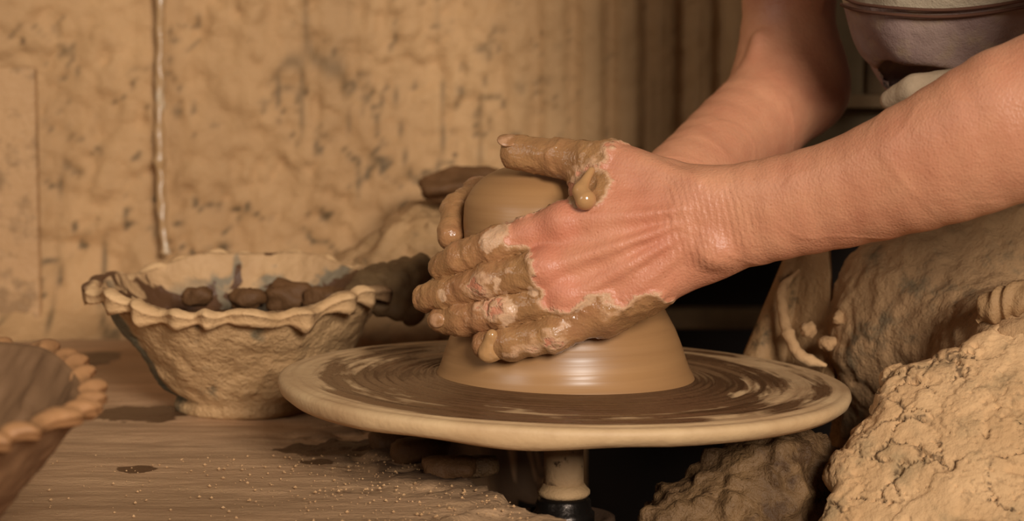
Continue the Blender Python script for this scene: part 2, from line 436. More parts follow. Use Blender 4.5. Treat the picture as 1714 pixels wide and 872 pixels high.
# ------------------------------------------------------------------ potter's wheel
def wheel_material():
    n = NT('wheel_slip'); sp = n.N.new('ShaderNodeSeparateXYZ'); n.link(n.co, sp.inputs[0])
    x, y, z = sp.outputs
    r = n.math('SQRT', n.math('ADD', n.math('MULTIPLY', x, x), n.math('MULTIPLY', y, y)))
    cb = n.N.new('ShaderNodeCombineXYZ'); rr = n.math('MAXIMUM', r, .001)
    n.link(n.math('MULTIPLY', n.math('DIVIDE', x, rr), 1.5), cb.inputs[0]); n.link(n.math('MULTIPLY', n.math('DIVIDE', y, rr), 1.5), cb.inputs[1])
    n.link(n.math('MULTIPLY', r, 62), cb.inputs[2])
    a = n.noise(1.0, 4, .55, cb.outputs[0])
    inner = n.ramp(n.math('DIVIDE', r, .2), [(.40,.30),(.52,.16),(.66,.07),(.86,.05),(.93,.0)])
    # ramps clamp below zero: shift the thresholds towards the rim instead
    rimcut = n.ramp(n.math('DIVIDE', r, .2), [(.72,0.0),(.84,.10),(.885,.5)])
    v = n.math('SUBTRACT', n.math('ADD', a, inner), rimcut)
    wet = n.ramp(v, [(.46,0.0),(.54,1.0)])
    top = n.ramp(z, [(-0.0,0.0),(.001,1.0)])
    pale = n.mix(n.ramp(n.noise(20,4), [(.3,0.0),(.7,1.0)]), srgb(206,170,124), srgb(178,140,98))
    col = n.mix(n.math('MULTIPLY', wet, 1.0), pale, n.mix(n.noise(3,2,.5,cb.outputs[0]), srgb(104,72,46), srgb(80,54,34)))
    ro = n.mix(wet, (.62,.62,.62,1), (.26,.26,.26,1))
    nb = n.bump(a, .0022); nb = n.bump(n.noise(200,3), .0004, prev=nb)
    return n.out(col, ro, nb, .45)
wheel = empty('potters_wheel', (0,0,-.60))
tag(wheel, 'round potter\'s wheel head on a clay-coated shaft, streaked with brown slip', 'potter\'s wheel')
def W(o): o.parent = wheel; o.location = (o.location[0], o.location[1], o.location[2]+.60); return o
prof = [(0,-.012),(.05,-.012),(.12,-.0125),(.165,-.013),(.174,-.012),(.1785,-.0085),(.180,-.004),(.1792,-.0012),(.1765,.0)]
prof += [(r, .0004*math.sin(r*420)+.0008*math.sin(r*900)*(1 if r < .13 else .3)) for r in np.linspace(.174,.098,60)]
prof += [(r, .0008+.0016*((.098-r)/.02)+.0009*math.sin(r*1400)) for r in np.linspace(.096,.07,30)]+[(.04,.003),(0,.003)]
def wob(V, T, K):
    low = V[:,2] < -.006
    V[:,2] -= low*(.0022*np.maximum(0, np.sin(T*3+.6))*np.sin(T*7+1)+.001*np.sin(T*2))
    V[:,:2] *= (1+.0035*np.sin(T*5+.4)*sstep(.15,.18,np.hypot(V[:,0],V[:,1])))[:,None]
    return V
V, F = lathe(prof, 220, wob)
wh = W(obj('wheel_head', mesh_from('wheel_head', V, F), wheel_material())); wh.rotation_euler = (0, R(1.5), 0)
V, F = lathe([(.0,-.09),(.0128,-.09),(.0126,-.05),(.0128,-.012),(0,-.012)], 40)
W(obj('shaft', mesh_from('shaft', V, F), clay_mat('shaft_slip', srgb(200,160,116), srgb(180,138,96), 20, .7, 120, .001, srgb(92,66,44), 70, .33)))
V, F = lathe([(0,-.076),(.0152,-.0755),(.0168,-.0735),(.0166,-.0715),(.0142,-.069),(.0128,-.067),(.0,-.067)], 40)
W(obj('flange', mesh_from('flange', V, F), M['rim']))
nm = NT('greased_steel'); nm.b.inputs['Metallic'].default_value = .8
M['steel'] = nm.out(srgb(52,44,38), .3, nm.bump(nm.noise(150,4), .0006))
V, F = lathe([(0,-.092),(.0195,-.092),(.0198,-.086),(.0178,-.0845),(.0172,-.078),(.0155,-.0755),(0,-.0755)], 40)
W(obj('bearing_cap', mesh_from('bearing_cap', V, F), M['steel']))
V, F = lathe([(0,-.58),(.034,-.58),(.034,-.10),(.0325,-.0885),(.029,-.0875),(.027,-.092),(0,-.092)], 48)
W(obj('bearing_housing', mesh_from('bearing_housing', V, F), clay_mat('housing', srgb(92,68,50), srgb(64,46,34), 20, .5, 80, .001)))
V, F = lathe([(0,-.6),(.12,-.6),(.12,-.585),(.11,-.58),(0,-.58)], 48)
W(obj('base', mesh_from('base', V, F), M['plank']))

# ------------------------------------------------------------------ clay being thrown
def throw_material():
    n = NT('thrown_clay'); m = n.mapping((2.5,2.5,90))
    col = n.mix(n.ramp(n.noise(1.2,4,.5,m), [(.3,0.0),(.7,1.0)]), srgb(164,120,76), srgb(146,104,64))
    nb = n.bump(n.noise(1.2,3,.5,m), .0008)
    return n.out(col, n.ramp(n.noise(1.6,3,.5,m), [(.35,.30),(.65,.44)]), nb, .5)
KZ = np.array([-.001,.002,.006,.012,.020,.030,.045,.060,.080,.098,.110,.119,.126,.131,.1335,.1345])
KR = np.array([.083,.0805,.0785,.0765,.0740,.070,.064,.060,.0555,.0525,.0490,.0430,.0350,.0240,.0120,.0])
KX = np.interp(KZ, [0,.03,.08,.11,.135], [0,0,-.007,-.0135,-.016])
zz = np.concatenate((np.linspace(-.001,.11,70), .11+(.0245)*np.sin(np.linspace(.05,PI/2,26))))
rr_ = np.interp(zz, KZ, KR)
k5 = np.ones(5)/5; rs = np.convolve(np.pad(rr_, 2, mode='edge'), k5, 'valid'); rs[-1] = 0; rs[-6:] = rr_[-6:]
def off(V, T, K):
    z = V[:,2]; V[:,0] += np.interp(z, KZ, KX)
    return V
V, F = lathe(list(zip(rs, zz)), 160, off)
c = obj('thrown_clay', mesh_from('thrown_clay', V, F), throw_material()); c.location = (0,0,.0015)
tag(c, 'wet brown clay cone with a rounded dome held between the hands', 'clay')

# ------------------------------------------------------------------ bowls with pinched rims
def bowl_inner_mat():
    n = NT('bowl_inside')
    base = n.mix(n.ramp(n.noise(16,5), [(.3,0.0),(.7,1.0)]), srgb(196,154,108), srgb(170,130,88))
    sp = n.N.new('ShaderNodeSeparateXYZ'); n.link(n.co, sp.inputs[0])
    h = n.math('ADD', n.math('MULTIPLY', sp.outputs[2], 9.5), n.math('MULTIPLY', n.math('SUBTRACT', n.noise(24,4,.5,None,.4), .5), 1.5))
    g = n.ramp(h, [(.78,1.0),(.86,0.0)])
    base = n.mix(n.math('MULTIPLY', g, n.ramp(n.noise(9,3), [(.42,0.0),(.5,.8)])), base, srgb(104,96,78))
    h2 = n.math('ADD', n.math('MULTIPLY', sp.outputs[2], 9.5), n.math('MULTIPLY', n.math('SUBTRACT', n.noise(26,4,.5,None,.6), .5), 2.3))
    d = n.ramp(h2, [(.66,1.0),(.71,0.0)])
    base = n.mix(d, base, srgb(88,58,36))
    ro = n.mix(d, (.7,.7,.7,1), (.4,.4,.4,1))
    return n.out(base, ro, n.bump(n.noise(80,6), .003), .35)
def make_bowl(name, loc, Rr, Rb, H, back, waves, label, mats, lift, lip, seed):
    root = empty(name, loc); tag(root, label, 'bowl', 'bowls with pinched rims')
    def hrim(T): return back*np.sin(T)+.003*np.sin(T*3+seed)+.002*np.sin(T*7+2*seed)   # +y is away from the camera
    n = 300
    t = np.linspace(0,1,46)
    ro = Rb+(Rr-Rb)*(t**.92); zo = H*t
    foot = [(0,.0015),(Rb*.6,.0),(Rb*1.05,0),(Rb*1.09,.002),(Rb*1.09,.006),(Rb*1.05,.011)]
    outer = foot+[(a,b) for a,b in zip(ro,zo) if b > .016]
    nf = len(foot)
    def shape(V, T, K):
        f = np.clip(V[:,2]/H,0,1)
        V[:,2] += hrim(T)*f**1.3*(V[:,2] > .01)
        N = np.stack((np.cos(T), np.sin(T), 0*T-.4), -1)
        dd = (.0035*fbm(V+seed, 26, 4, seed)+.0022*fbm(V+seed, 80, 3, seed+3))*sstep(-.004,.012,V[:,2])
        return V+N*dd[:,None]
    V, F = lathe(outer, n, shape)
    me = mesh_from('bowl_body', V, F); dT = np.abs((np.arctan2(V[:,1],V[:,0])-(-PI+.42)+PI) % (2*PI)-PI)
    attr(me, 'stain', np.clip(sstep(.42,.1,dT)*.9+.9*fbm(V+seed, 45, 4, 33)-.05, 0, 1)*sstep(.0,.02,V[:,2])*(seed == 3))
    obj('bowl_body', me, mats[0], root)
    wall = .006
    inner = [(Rr-wall*.2,H)]+[(max(a-wall,0),b+.004) for a,b in zip(ro[::-1],zo[::-1])]+[(Rb*.5,.006),(0,.006)]
    V, F = lathe(inner, n, shape)
    obj('inner_wall', mesh_from('inner_wall', V, F), mats[1], root)
    # pinched lip: cross-section swept round, its skirt drooping in scallops
    m = 18; th = np.linspace(0,2*PI,n*2,endpoint=False); T, K = np.meshgrid(th, np.arange(m), indexing='ij')
    ph = T+ .05*np.sin(T*5+seed)+.03*np.sin(T*11); sc = (.5+.5*np.cos(ph*waves))**1.3*(.75+.35*np.sin(T*4+seed)*np.cos(T*9))
    L = lip*(.35+1.0*sc)
    u = K/(m-1); a = u*2*PI
    # closed loop section: outer skirt hangs down by L, inner side short
    sx = np.where(np.cos(a) > 0, np.cos(a)*(.0055+.0035*sc), np.cos(a)*.004)
    sz = np.where(np.sin(a) > 0, np.sin(a)*.0042, np.sin(a)*(.002+L*np.clip(np.cos(a)*1.1,0,1)))
    r = Rr-.001+sx+.0022*np.sin(ph*waves+1.2); z = H+hrim(T)+sz+.0015*np.cos(ph*waves+.6)
    V = np.stack((r*np.cos(T), r*np.sin(T), z), -1).reshape(-1,3)
    V[:,2] += (.0022*fbm(V+seed, 55, 4, seed+5)); V[:,:2] *= (1+.012*fbm(V+seed, 90, 3, seed+8))[:,None]
    me = mesh_from('rim', V, grid_faces(n*2, m, cu=True, cv=True)[:, ::-1])
    cw = np.cos(T.ravel()+.10)+.05*fbm(V, 60, 3, 4); attr(me, 'wet', np.maximum(sstep(-.955,-.985,cw), sstep(.80,.93,np.cos(T.ravel()-.1)+.1*fbm(V, 60, 3, 4))))
    obj('rim', me, mats[2], root)
    return root
M['inner'] = bowl_inner_mat()
nr = NT('wet_ended_rim'); rc = nr.mix(nr.ramp(nr.noise(24,5), [(.3,0.0),(.7,1.0)]), srgb(208,166,118), srgb(186,144,98)); wa = nr.attr('wet')
M['rimwet'] = nr.out(nr.mix(wa, rc, srgb(92,62,40)), nr.mix(wa, (.7,.7,.7,1), (.45,.45,.45,1)), nr.bump(nr.noise(150,6,.6), .0016), .3)
BC = np.array((-.226,.205,ZB-.0005))
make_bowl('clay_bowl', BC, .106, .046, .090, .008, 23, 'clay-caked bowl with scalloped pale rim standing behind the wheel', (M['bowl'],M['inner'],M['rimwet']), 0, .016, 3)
V, F = lathe([(.062,.034),(.03,.0345),(0,.0345)], 48)
so = obj('slip_water', mesh_from('slip_water', V, F), M['steel']); so.parent = [o for o in COL.objects if o.name == 'clay_bowl'][0]
sw = NT('slip_water'); so.data.materials[0] = sw.out(srgb(46,32,22), .12, sw.bump(sw.noise(40,3), .0008), .5)
brown_in = clay_mat('front_bowl_inside', srgb(124,90,60), srgb(112,80,52), 8, .6, 40, .0006)
brown_out = clay_mat('front_bowl_outside', srgb(134,96,64), srgb(114,80,52), 10, .6, 60, .001)
brown_rim = clay_mat('front_bowl_rim', srgb(172,122,78), srgb(146,102,64), 30, .55, 60, .001)
fb = make_bowl('clay_bowl', (-.370,-.37,ZB+.0045), .140, .060, .098, .0, 46, 'brown bowl with beaded rim cropped at the bottom corner, nearest the camera', (brown_out,brown_in,brown_rim), 0, .0035, 5)
fb.rotation_euler = (R(3.5), 0, 0)

def sdf_obj(name, f, lo, hi, h, mat, parent=None, disp=None, sm=1, attrs=None):
    V, F = surface_nets(f, lo, hi, h)
    if sm: V = smooth_mesh(V, F, sm)
    if disp:
        N = normals(V, F); V = V+N*disp(V)[:,None]
    me = mesh_from(name, V, F)
    if attrs:
        for k, fn in attrs.items(): attr(me, k, fn(V))
    return obj(name, me, mat, parent)
# rag and wet lumps in the bowl
def rag():
    folds = (((590,500),(640,452)),((612,506),(676,442)),((640,512),(706,438)),((664,520),(716,452)),((690,530),(718,486)))
    def f(P):
        d = None
        for i, (a_, b_) in enumerate(folds):
            e = chain(P, [at(*a_, .175+.004*i), at((a_[0]+b_[0])/2-3, (a_[1]+b_[1])/2-6, .20+.004*i), at(*b_, .235)], [.0078,.0085,.0068], .004); d = e if d is None else smin(d, e, .0022)
        return d
    c_ = at(660,480,.20)
    o = sdf_obj('rag', f, c_-.07, c_+.07, .0016, M['rag'], None, lambda V: .002*fbm(V, 60, 3, 3)+.0006*fbm(V, 200, 2, 6), 2)
    tag(o, 'dark wet folded rag hanging over the bowl rim toward the fingers', 'rag')
rag()
for i, (px, py, Y, r, lab) in enumerate(((333,496,.215,(.011,.010,.008),'round dark wet clay lump in the clay-caked bowl, nearest its open end'),
        (478,497,.24,(.020,.016,.012),'large dark clay lump in the middle of the clay-caked bowl'),
        (545,500,.225,(.017,.014,.010),'dark clay lump in the bowl beside the folded rag'),
        (415,500,.23,(.014,.012,.009),'dark clay lump half sunk in the bowl between two others'))):
    o = blob('wet_lump', at(px,py,Y), r, M['wetclod'], 50+i, .6)
    tag(o, lab, 'clay lump', 'wet clay lumps in the bowl')

# ------------------------------------------------------------------ things at the wall
pth = resample([at(264,-220,.60), at(268,-20,.60), at(268,120,.60), at(267,220,.598), at(270,330,.595), at(277,425,.59)], 90)
V, F = tube(pth, .0042, 12, lambda u, t: 1+.18*np.sin(u*70)*np.sin(t*2+u*9)+.12*np.sin(u*31+1)+.5*np.exp(-((u-.69)/.012)**2))
nc = NT('cable_slip'); cc = nc.mix(nc.ramp(nc.noise(30,4,.6,nc.mapping((1,1,.35))), [(.50,0.0),(.60,1.0)]), srgb(168,130,88), srgb(222,204,176))
tag(obj('cable', mesh_from('cable', V, F), nc.out(cc, .3, nc.bump(nc.noise(120,4), .0012), .5)), 'slip-coated cable with whitish shiny spots hanging down the wall', 'cable')
p0 = at(-420,112,.575); p1 = at(66,520,.575)
bd = bevelbox('board', ((p0[0]+p1[0])/2,.585,(p0[2]+ZB)/2+.002), (p1[0]-p0[0],.012,p0[2]-ZB-.004), M['board'], bev=.004)
tag(bd, 'smooth slip-covered board leaning upright against the wall in the corner', 'board')

# ------------------------------------------------------------------ clay heap and mud
hp = at(760,440,.47)
def heap(P):
    d = ell(P, hp+np.array((.02,0,-.03)), (.12,.07,.085)); d = smin(d, ell(P, hp+np.array((-.07,.02,-.06)), (.10,.07,.06)), .03)
    d = np.maximum(d, -(P[:,2]-ZB-.002))
    return d
o = sdf_obj('clay_heap', heap, hp-.22, hp+.22, .004, M['mound'], None, lambda V: .010*fbm(V, 26, 5, 3, .6)+.005*np.floor(3*fbm(V, 20, 4, 8)), 1)
tag(o, 'dried clay heap piled against the wall behind the thrown clay', 'clay heap')
wc = at(768,310,.46)
o = blob('wet_clod', wc, (.036,.024,.015), M['wetclod'], 71, .5, 4)
tag(o, 'dark brown damp clod on top of the clay heap at the wall', 'clay clod')

ma = at(1250,800,.08); mb = at(1130,900,.02)
def mudf(P):
    d = cone(P, at(1290,795,-.050), at(1130,955,-.075), .026, .036); d = smin(d, cone(P, at(1345,812,-.03), at(1300,980,-.03), .027, .05), .03)
    d = smin(d, cone(P, at(1260,1500,-.02), at(1240,960,-.04), .08, .05), .04)
    return d
def muddisp(V):
    f1, f2, idv = voronoi(V*np.array((1,1,.8))+.01*fbm(V,40,2,4)[:,None], 70, 2)
    return .007*fbm(V, 34, 4, 6)+.014*np.clip(.55-f1,0,1)*(idv > .35)+.003*(1-2*np.abs(fbm(V, 75, 3, 9)))
o = sdf_obj('mud_mound', mudf, at(1260,900,-.04)-np.array((.18,.16,.30)), at(1260,900,-.04)+np.array((.18,.18,.12)), .0022, M['mud'], None, muddisp, 1)
tag(o, 'dark wet mud mound crusted with lumps under the wheel', 'mud')
for i, (px, py, Y, r) in enumerate(((1340,792,.0,.011),(1325,845,-.03,.010))):
    o = blob('mud_clod', at(px,py,Y), (r,r,r), M['mud'], 90+i, .5)
    tag(o, ('higher' if i == 0 else 'lower')+' small dark mud clod beside the cracked muddy knee', 'mud clod', 'mud clods by the knee')

# ------------------------------------------------------------------ the potter
person = empty('person', (0.42,0.05,-.62))
tag(person, 'person in mauve-grey shirt and clay-caked apron shaping clay with slip-covered hands', 'person')
PO = np.array((0.42,0.05,-.62))
def pobj(o): o.location = tuple(np.array(o.location)-PO); o.parent = person; return o

# --- near hand (the person's left) and arm
LW = dict(
 th=[at(1108,309,-.074), at(1014,272,-.058), at(938,264,-.044), at(866,256,-.034)],
 ix=[at(945,376,-.071), at(832,411,-.0585), at(772,433,-.045), at(740,447,-.034)],
 md=[at(915,450,-.076), at(822,472,-.063), at(753,491,-.043), at(714,498,-.030)],
 rg=[at(950,496,-.079), at(846,522,-.069), at(777,533,-.051), at(740,536,-.041)],
 lt=[at(1010,520,-.080), at(926,558,-.0815), at(857,574,-.0745), at(812,578,-.0665)])
LR = dict(th=[.0155,.0120,.0100,.0096], ix=[.0128,.0100,.0090,.0078], md=[.0128,.0102,.0092,.0078], rg=[.0122,.0098,.0090,.0077], lt=[.0118,.0096,.0088,.0076])
# --- far hand (the person's right)
RW = dict(
 th=[at(1010,335,.066), at(965,308,.060), at(925,300,.052), at(890,298,.045)],
 ix=[at(925,335,.082), at(803,326,.052), at(764,352,.024), at(753,396,.002)],
 md=[at(920,375,.086), at(805,382,.058), at(776,420,.036), at(768,450,.016)],
 rg=[at(925,415,.087), at(815,432,.062), at(785,468,.042), at(776,498,.024)],
 lt=[at(940,450,.083), at(835,480,.066), at(805,515,.050), at(795,540,.034)])
RR = dict(th=[.015,.012,.0105,.0085], ix=[.0125,.0092,.0082,.0076], md=[.0125,.0095,.0085,.0075], rg=[.012,.0095,.0085,.0075], lt=[.011,.0088,.0078,.007])
def dorsal(pts):   # outward direction away from the clay axis
    p = np.mean(pts, axis=0); v = np.array((p[0]+.006, p[1], 0)); return v/np.linalg.norm(v)
def hand_sdf(P, Wd, Rd, wrist, wr, side):
    # metacarpals fan from the wrist to each knuckle
    palm = None
    for k, (name, f) in enumerate((('ix',.0),('md',.33),('rg',.66),('lt',1.))):
        base = wrist[0]*(1-f)+wrist[1]*f
        m = Wd[name][0]; mid = base*.45+m*.55+np.array((0,-.002*side,0))
        c_ = smin(cone(P, base, mid, wr*.84, .0125), cone(P, mid, m, .0125, Rd[name][0]), .006)
        palm = c_ if palm is None else smin(palm, c_, .008)
    # fleshy pads on the palm side
    inn = np.array((0,.016*side,0))
    palm = smin(palm, cone(P, wrist[0]*.6+Wd['th'][0]*.4+inn*.5, Wd['th'][1]*.6+Wd['ix'][0]*.4+inn*.4, .016, .0115), .012)
    palm = smin(palm, cone(P, wrist[1]+inn*.4, Wd['lt'][0]+inn*.6, .0155, .0125), .012)
    # web between thumb and first finger
    palm = smin(palm, cone(P, Wd['th'][0]*.35+Wd['th'][1]*.65, Wd['ix'][0]*.72+wrist[0]*.28, .0105, .010), .014)
    thumb = chain(P, Wd['th'], Rd['th'], .005)
    out = smin(palm, thumb, .011)
    for name in ('ix','md','rg','lt'):
        W_, R_ = Wd[name], Rd[name]
        m1 = W_[0]*.5+W_[1]*.5; m2 = W_[1]*.5+W_[2]*.5
        pts = [W_[0], m1, W_[1], m2, W_[2], W_[3]]; rad = [R_[0]*.98, (R_[0]+R_[1])*.455, R_[1]*1.04, (R_[1]+R_[2])*.475, R_[2]*1.02, R_[3]]
        d = chain(P, pts, rad, .0035)
        dv = np.array((0,-1.0*side,.22)); dv /= np.linalg.norm(dv)
        d = smin(d, np.linalg.norm(P-(W_[0]+dv*R_[0]*.50), axis=1)-R_[0]*.72, .005)      # knuckle
        d = smin(d, np.linalg.norm(P-(W_[1]+dv*R_[1]*.36), axis=1)-R_[1]*.74, .004)
        out = smin(out, smin(palm, d, .007), .0012)
    return out
LWR = (at(1176,338,-.086), at(1184,414,-.084))
RWR = (at(1055,335,.082), at(1062,378,.082))
SH_L = at(2030,-520,-.12); SH_R = at(1460,-560,.24); CHEST = at(1690,-330,.07)
def left_f(P):
    d = boxed(P, lambda Q: hand_sdf(Q, LW, LR, LWR, .0205, 1), np.array((-.13,-.13,-.01)), np.array((.105,.0,.19)), .02)
    top = limb(P, [LWR[0], at(1288,322,-.10), at(1425,296,-.12), at(1580,232,-.145), at(1714,172,-.16), at(1950,110,-.17)], [.0190,.0200,.0240,.030,.0350,.040])
    bot = limb(P, [LWR[1], at(1288,382,-.10), at(1425,338,-.115), at(1580,282,-.14), at(1714,226,-.155), at(1950,135,-.17)], [.0172,.0195,.0250,.0315,.0350,.040])
    arm = smin(top, bot, .016)
    arm = smin(arm, limb(P, [at(1950,122,-.17), at(2000,-200,-.15), SH_L], [.040,.047,.055], 8), .02)
    d = smin(d, arm, .010)
    d = smin(d, ell(P, at(1196,420,-.104), (.010,.007,.009)), .007)                       # wrist bone
    for n_, f in (('ix',.12),('md',.38),('rg',.62),('lt',.88)):                           # extensor tendons
        a = LWR[0]*(1-f)+LWR[1]*f+np.array((-.012,-.0178,0)); b = LW[n_][0]+np.array((.004,-.0116,.002))
        m_ = a*.5+b*.5+np.array((0,(-.0012,-.0026,-.0022,-.0008)[('ix','md','rg','lt').index(n_)],0))
        d = smin(d, np.minimum(cone(P, a, m_, .0012, .0024), cone(P, m_, b, .0024, .0022)), .0055)
    # thumb tendon
    d = smin(d, cone(P, LWR[0]+np.array((-.004,-.013,.012)), LW['th'][1]+np.array((.004,-.008,.006)), .0025, .003), .007)
    return d
RE = at(1326,136,.24)
def right_f(P):
    d = boxed(P, lambda Q: hand_sdf(Q, RW, RR, RWR, .019, -1), np.array((-.10,-.02,.0)), np.array((.065,.12,.17)), .02)
    arm = limb(P, [(RWR[0]+RWR[1])/2, at(1130,306,.105), at(1224,230,.17), RE], [.0215,.0245,.0305,.0325])
    arm = smin(arm, limb(P, [(RWR[0]+RWR[1])/2, at(1150,318,.11), at(1250,250,.18), RE], [.020,.0235,.027,.0325]), .016)
    up = limb(P, [RE, at(1320,20,.25), at(1345,-200,.25), SH_R], [.0325,.0335,.041,.055], 12)
    d = smin(d, smin(arm, up, .028), .012)
    d = smin(d, ell(P, at(1352,160,.235), (.02,.02,.018)), .02)                           # elbow point
    return smin(d, cone(P, at(1270,65,.215), at(1258,130,.205), .004, .004), .01)
def torso_f(P):
    d = cone(P, SH_L, SH_R, .055, .055); d = smin(d, cone(P, (SH_L+SH_R)/2, CHEST, .08, .11), .05)
    return smin(d, cone(P, CHEST, at(1760,-120,.06), .11, .08), .05)
lb = (at(690,640,0)*np.array((1,0,1))+np.array((-.02,-.26,0)), np.array((.40,.0,.50)))
def boxed(P, f, lo, hi, pad=.05):
    m = ((P > lo-pad) & (P < hi+pad)).all(1)
    r = np.full(len(P), .3)
    if m.any(): r[m] = f(P[m])
    return r
LLO, LHI = np.array((-.13,-.24,-.01)), np.array((.46,.02,.56)); RLO, RHI = np.array((-.10,-.02,.0)), np.array((.30,.33,.52))
TLO, THI = np.array((.10,-.22,.14)), np.array((.52,.38,.58))
def body_f(P):
    a = boxed(P, left_f, LLO, LHI); b = boxed(P, right_f, RLO, RHI); c_ = boxed(P, torso_f, TLO, THI)
    return smin(np.minimum(a, b), c_, .03)
# slip covering, as distances to the wetted stretches of each finger
def slip_field(V):
    L = LW; Rr_ = RW
    def seg(a, b, r): return (r-cone(V, a, b, 0, 0))/.010
    f = np.full(len(V), -1.)
    lerp = lambda a, b, t: a*(1-t)+b*t
    for a, b, r in ((L['th'][3], L['th'][2], .020),(L['th'][2], lerp(L['th'][1],L['th'][0],-.05), .0185),(L['th'][1]+np.array((-.002,-.006,-.012)), at(985,322,-.080), .013),
                    (L['ix'][3], lerp(L['ix'][1],L['ix'][2],.1), .0185),(at(880,362,-.055), at(935,335,-.058), .010),
                    (L['md'][3], lerp(L['md'][1],L['md'][0],.62), .0190),(L['rg'][3], lerp(L['rg'][1],L['rg'][0],.50), .0172),
                    (L['lt'][3], L['lt'][0], .0205),(L['lt'][0], at(1085,510,-.085), .0170)):
        f = np.maximum(f, seg(a, b, r))
    for k in ('ix','md','rg','lt','th'):
        for a, b in zip(Rr_[k][:-1], Rr_[k][1:]): f = np.maximum(f, seg(a, b, .0150 if k == 'ix' else .020))
    return f
def clay_amount(V):
    f = slip_field(V)
    return f+.42*fbm(V, 85, 4, 12)+.22*fbm(V*np.array((.5,1,1)), 300, 2, 15)
def hand_disp(V):
    c_ = clay_amount(V); m = sstep(-.05, .35, c_)
    lump = fbm(V, 110, 3, 22); rid = 1-np.abs(fbm(V, 70, 3, 25))*2.2
    d = m*(.0009+.0009*lump+.0010*np.clip(rid,0,1)**3)
    d += .0006*np.exp(-((c_-.22)/.16)**2)                       # raised, drying edge
    # finger-joint creases and the wrinkled wrist
    for k in ('ix','md','rg','lt'):
        ax = LW[k][2]-LW[k][1]; ax /= np.linalg.norm(ax)
        for j, wd in ((1,.009),(2,.006)):
            s = (V-LW[k][j])@ax; r = np.linalg.norm(V-LW[k][j], axis=1)
            d += -.00055*np.clip(np.sin(s*2*PI/.0031+2*fbm(V,120,2,3)),0,1)**2*sstep(wd*1.7,wd*.9,r)*np.exp(-(s/(wd*.62))**2)
    wc_ = (LWR[0]+LWR[1])/2; axw = np.array((.95,0,.2)); s = (V-wc_)@axw; r = np.linalg.norm(V-wc_-np.array((0,-.02,0)), axis=1)
    d += -.0006*np.clip(np.sin(s*2*PI/.0036+3.0*fbm(V,70,2,5)),0,1)**2*sstep(.04,.02,r)
    # veins
    vein = np.exp(-(fbm(V*np.array((.5,1,1.)), 26, 2, 41)/.05)**2)*sstep(.0,.05,V[:,0])
    d += .0003*vein*sstep(.2,-.2,c_)
    return d
def skin_material():
    n = NT('skin_and_slip')
    c_ = n.math('ADD', n.attr('slip'), n.math('MULTIPLY', n.math('SUBTRACT', n.noise(420,4,.6), .5), .3))
    cov = n.ramp(c_, [(.02,0.0),(.13,1.0)]); thick = n.ramp(c_, [(.10,0.0),(.36,1.0)])
    skin = n.mix(n.ramp(n.noise(34,5,.6), [(.3,0.0),(.7,1.0)]), srgb(186,120,88), srgb(200,138,102))
    skin = n.mix(n.math('MULTIPLY', n.attr('flush'), .65), skin, srgb(196,104,80))
    skin = n.mix(n.ramp(n.voro(210), [(.05,.5),(.13,0.0)]), skin, srgb(150,84,56))
    slip = n.mix(n.ramp(n.noise(60,4), [(.3,0.0),(.7,1.0)]), srgb(166,120,76), srgb(138,96,60))
    slip = n.mix(n.ramp(n.noise(26,3), [(.48,0.0),(.66,.5)]), slip, srgb(158,104,70))
    slip = n.mix(n.ramp(n.math('ADD', n.attr('dry'), n.math('MULTIPLY', n.math('SUBTRACT', n.noise(150,4), .5), 1.5)), [(.45,0.0),(.62,.7)]), slip, srgb(206,164,128))
    col = n.mix(cov, skin, n.mix(thick, srgb(196,150,112), slip))
    ro = n.mix(cov, (.43,.43,.43,1), n.mix(thick, (.55,.55,.55,1), n.ramp(n.noise(48,3), [(.42,.10),(.62,.26)])))
    nb = n.bump(n.voro(620), .00035, .6); nb = n.bump(n.noise(900,3,.6,n.mapping((1,1,.4))), .0003, .8, nb)
    nb = n.bump(c_, .0006, .6, nb)
    gl = n.math('MULTIPLY', cov, n.noise(130, 2, .5, n.mapping((.6,1,1)), .8)); nb = n.bump(gl, .0009, 1, nb)
    n.b.inputs['Subsurface Weight'].default_value = .10
    n.b.inputs['Subsurface Radius'].default_value = (.004,.0015,.0008); n.b.inputs['Subsurface Scale'].default_value = 1.0
    return n.out(col, ro, nb, .4)
def flush(V):
    f = np.zeros(len(V))
    for k in ('ix','md','rg','lt'):
        f = np.maximum(f, sstep(.030,.008, np.linalg.norm(V-LW[k][0], axis=1)))
        f = np.maximum(f, .7*sstep(.018,.006, cone(V, LW[k][0], LW[k][1], 0, 0)))
    f = np.maximum(f, .55*sstep(.075,.02, np.linalg.norm(V-(LWR[1]*.5+LW['rg'][0]*.5), axis=1)))
    return f*(.75+.4*fbm(V,40,3,6))
def dry_patch(V):
    f = np.zeros(len(V))
    for px, py, Y, r in ((822,404,-.066,.009),(838,394,-.066,.007),(960,500,-.090,.009),(985,492,-.092,.007),(835,474,-.072,.008),(850,520,-.078,.009),(745,494,-.050,.006),(900,482,-.082,.006)):
        f = np.maximum(f, sstep(r*1.5, r*.3, np.linalg.norm(V-at(px,py,Y), axis=1)))
    return f
M['skin'] = skin_material()
body = sdf_obj('body', body_f, (-.14,-.26,-.02), (.56,.40,.60), .0015, M['skin'], None, hand_disp, 2,
               {'slip': clay_amount, 'flush': flush, 'dry': dry_patch})
pobj(body)

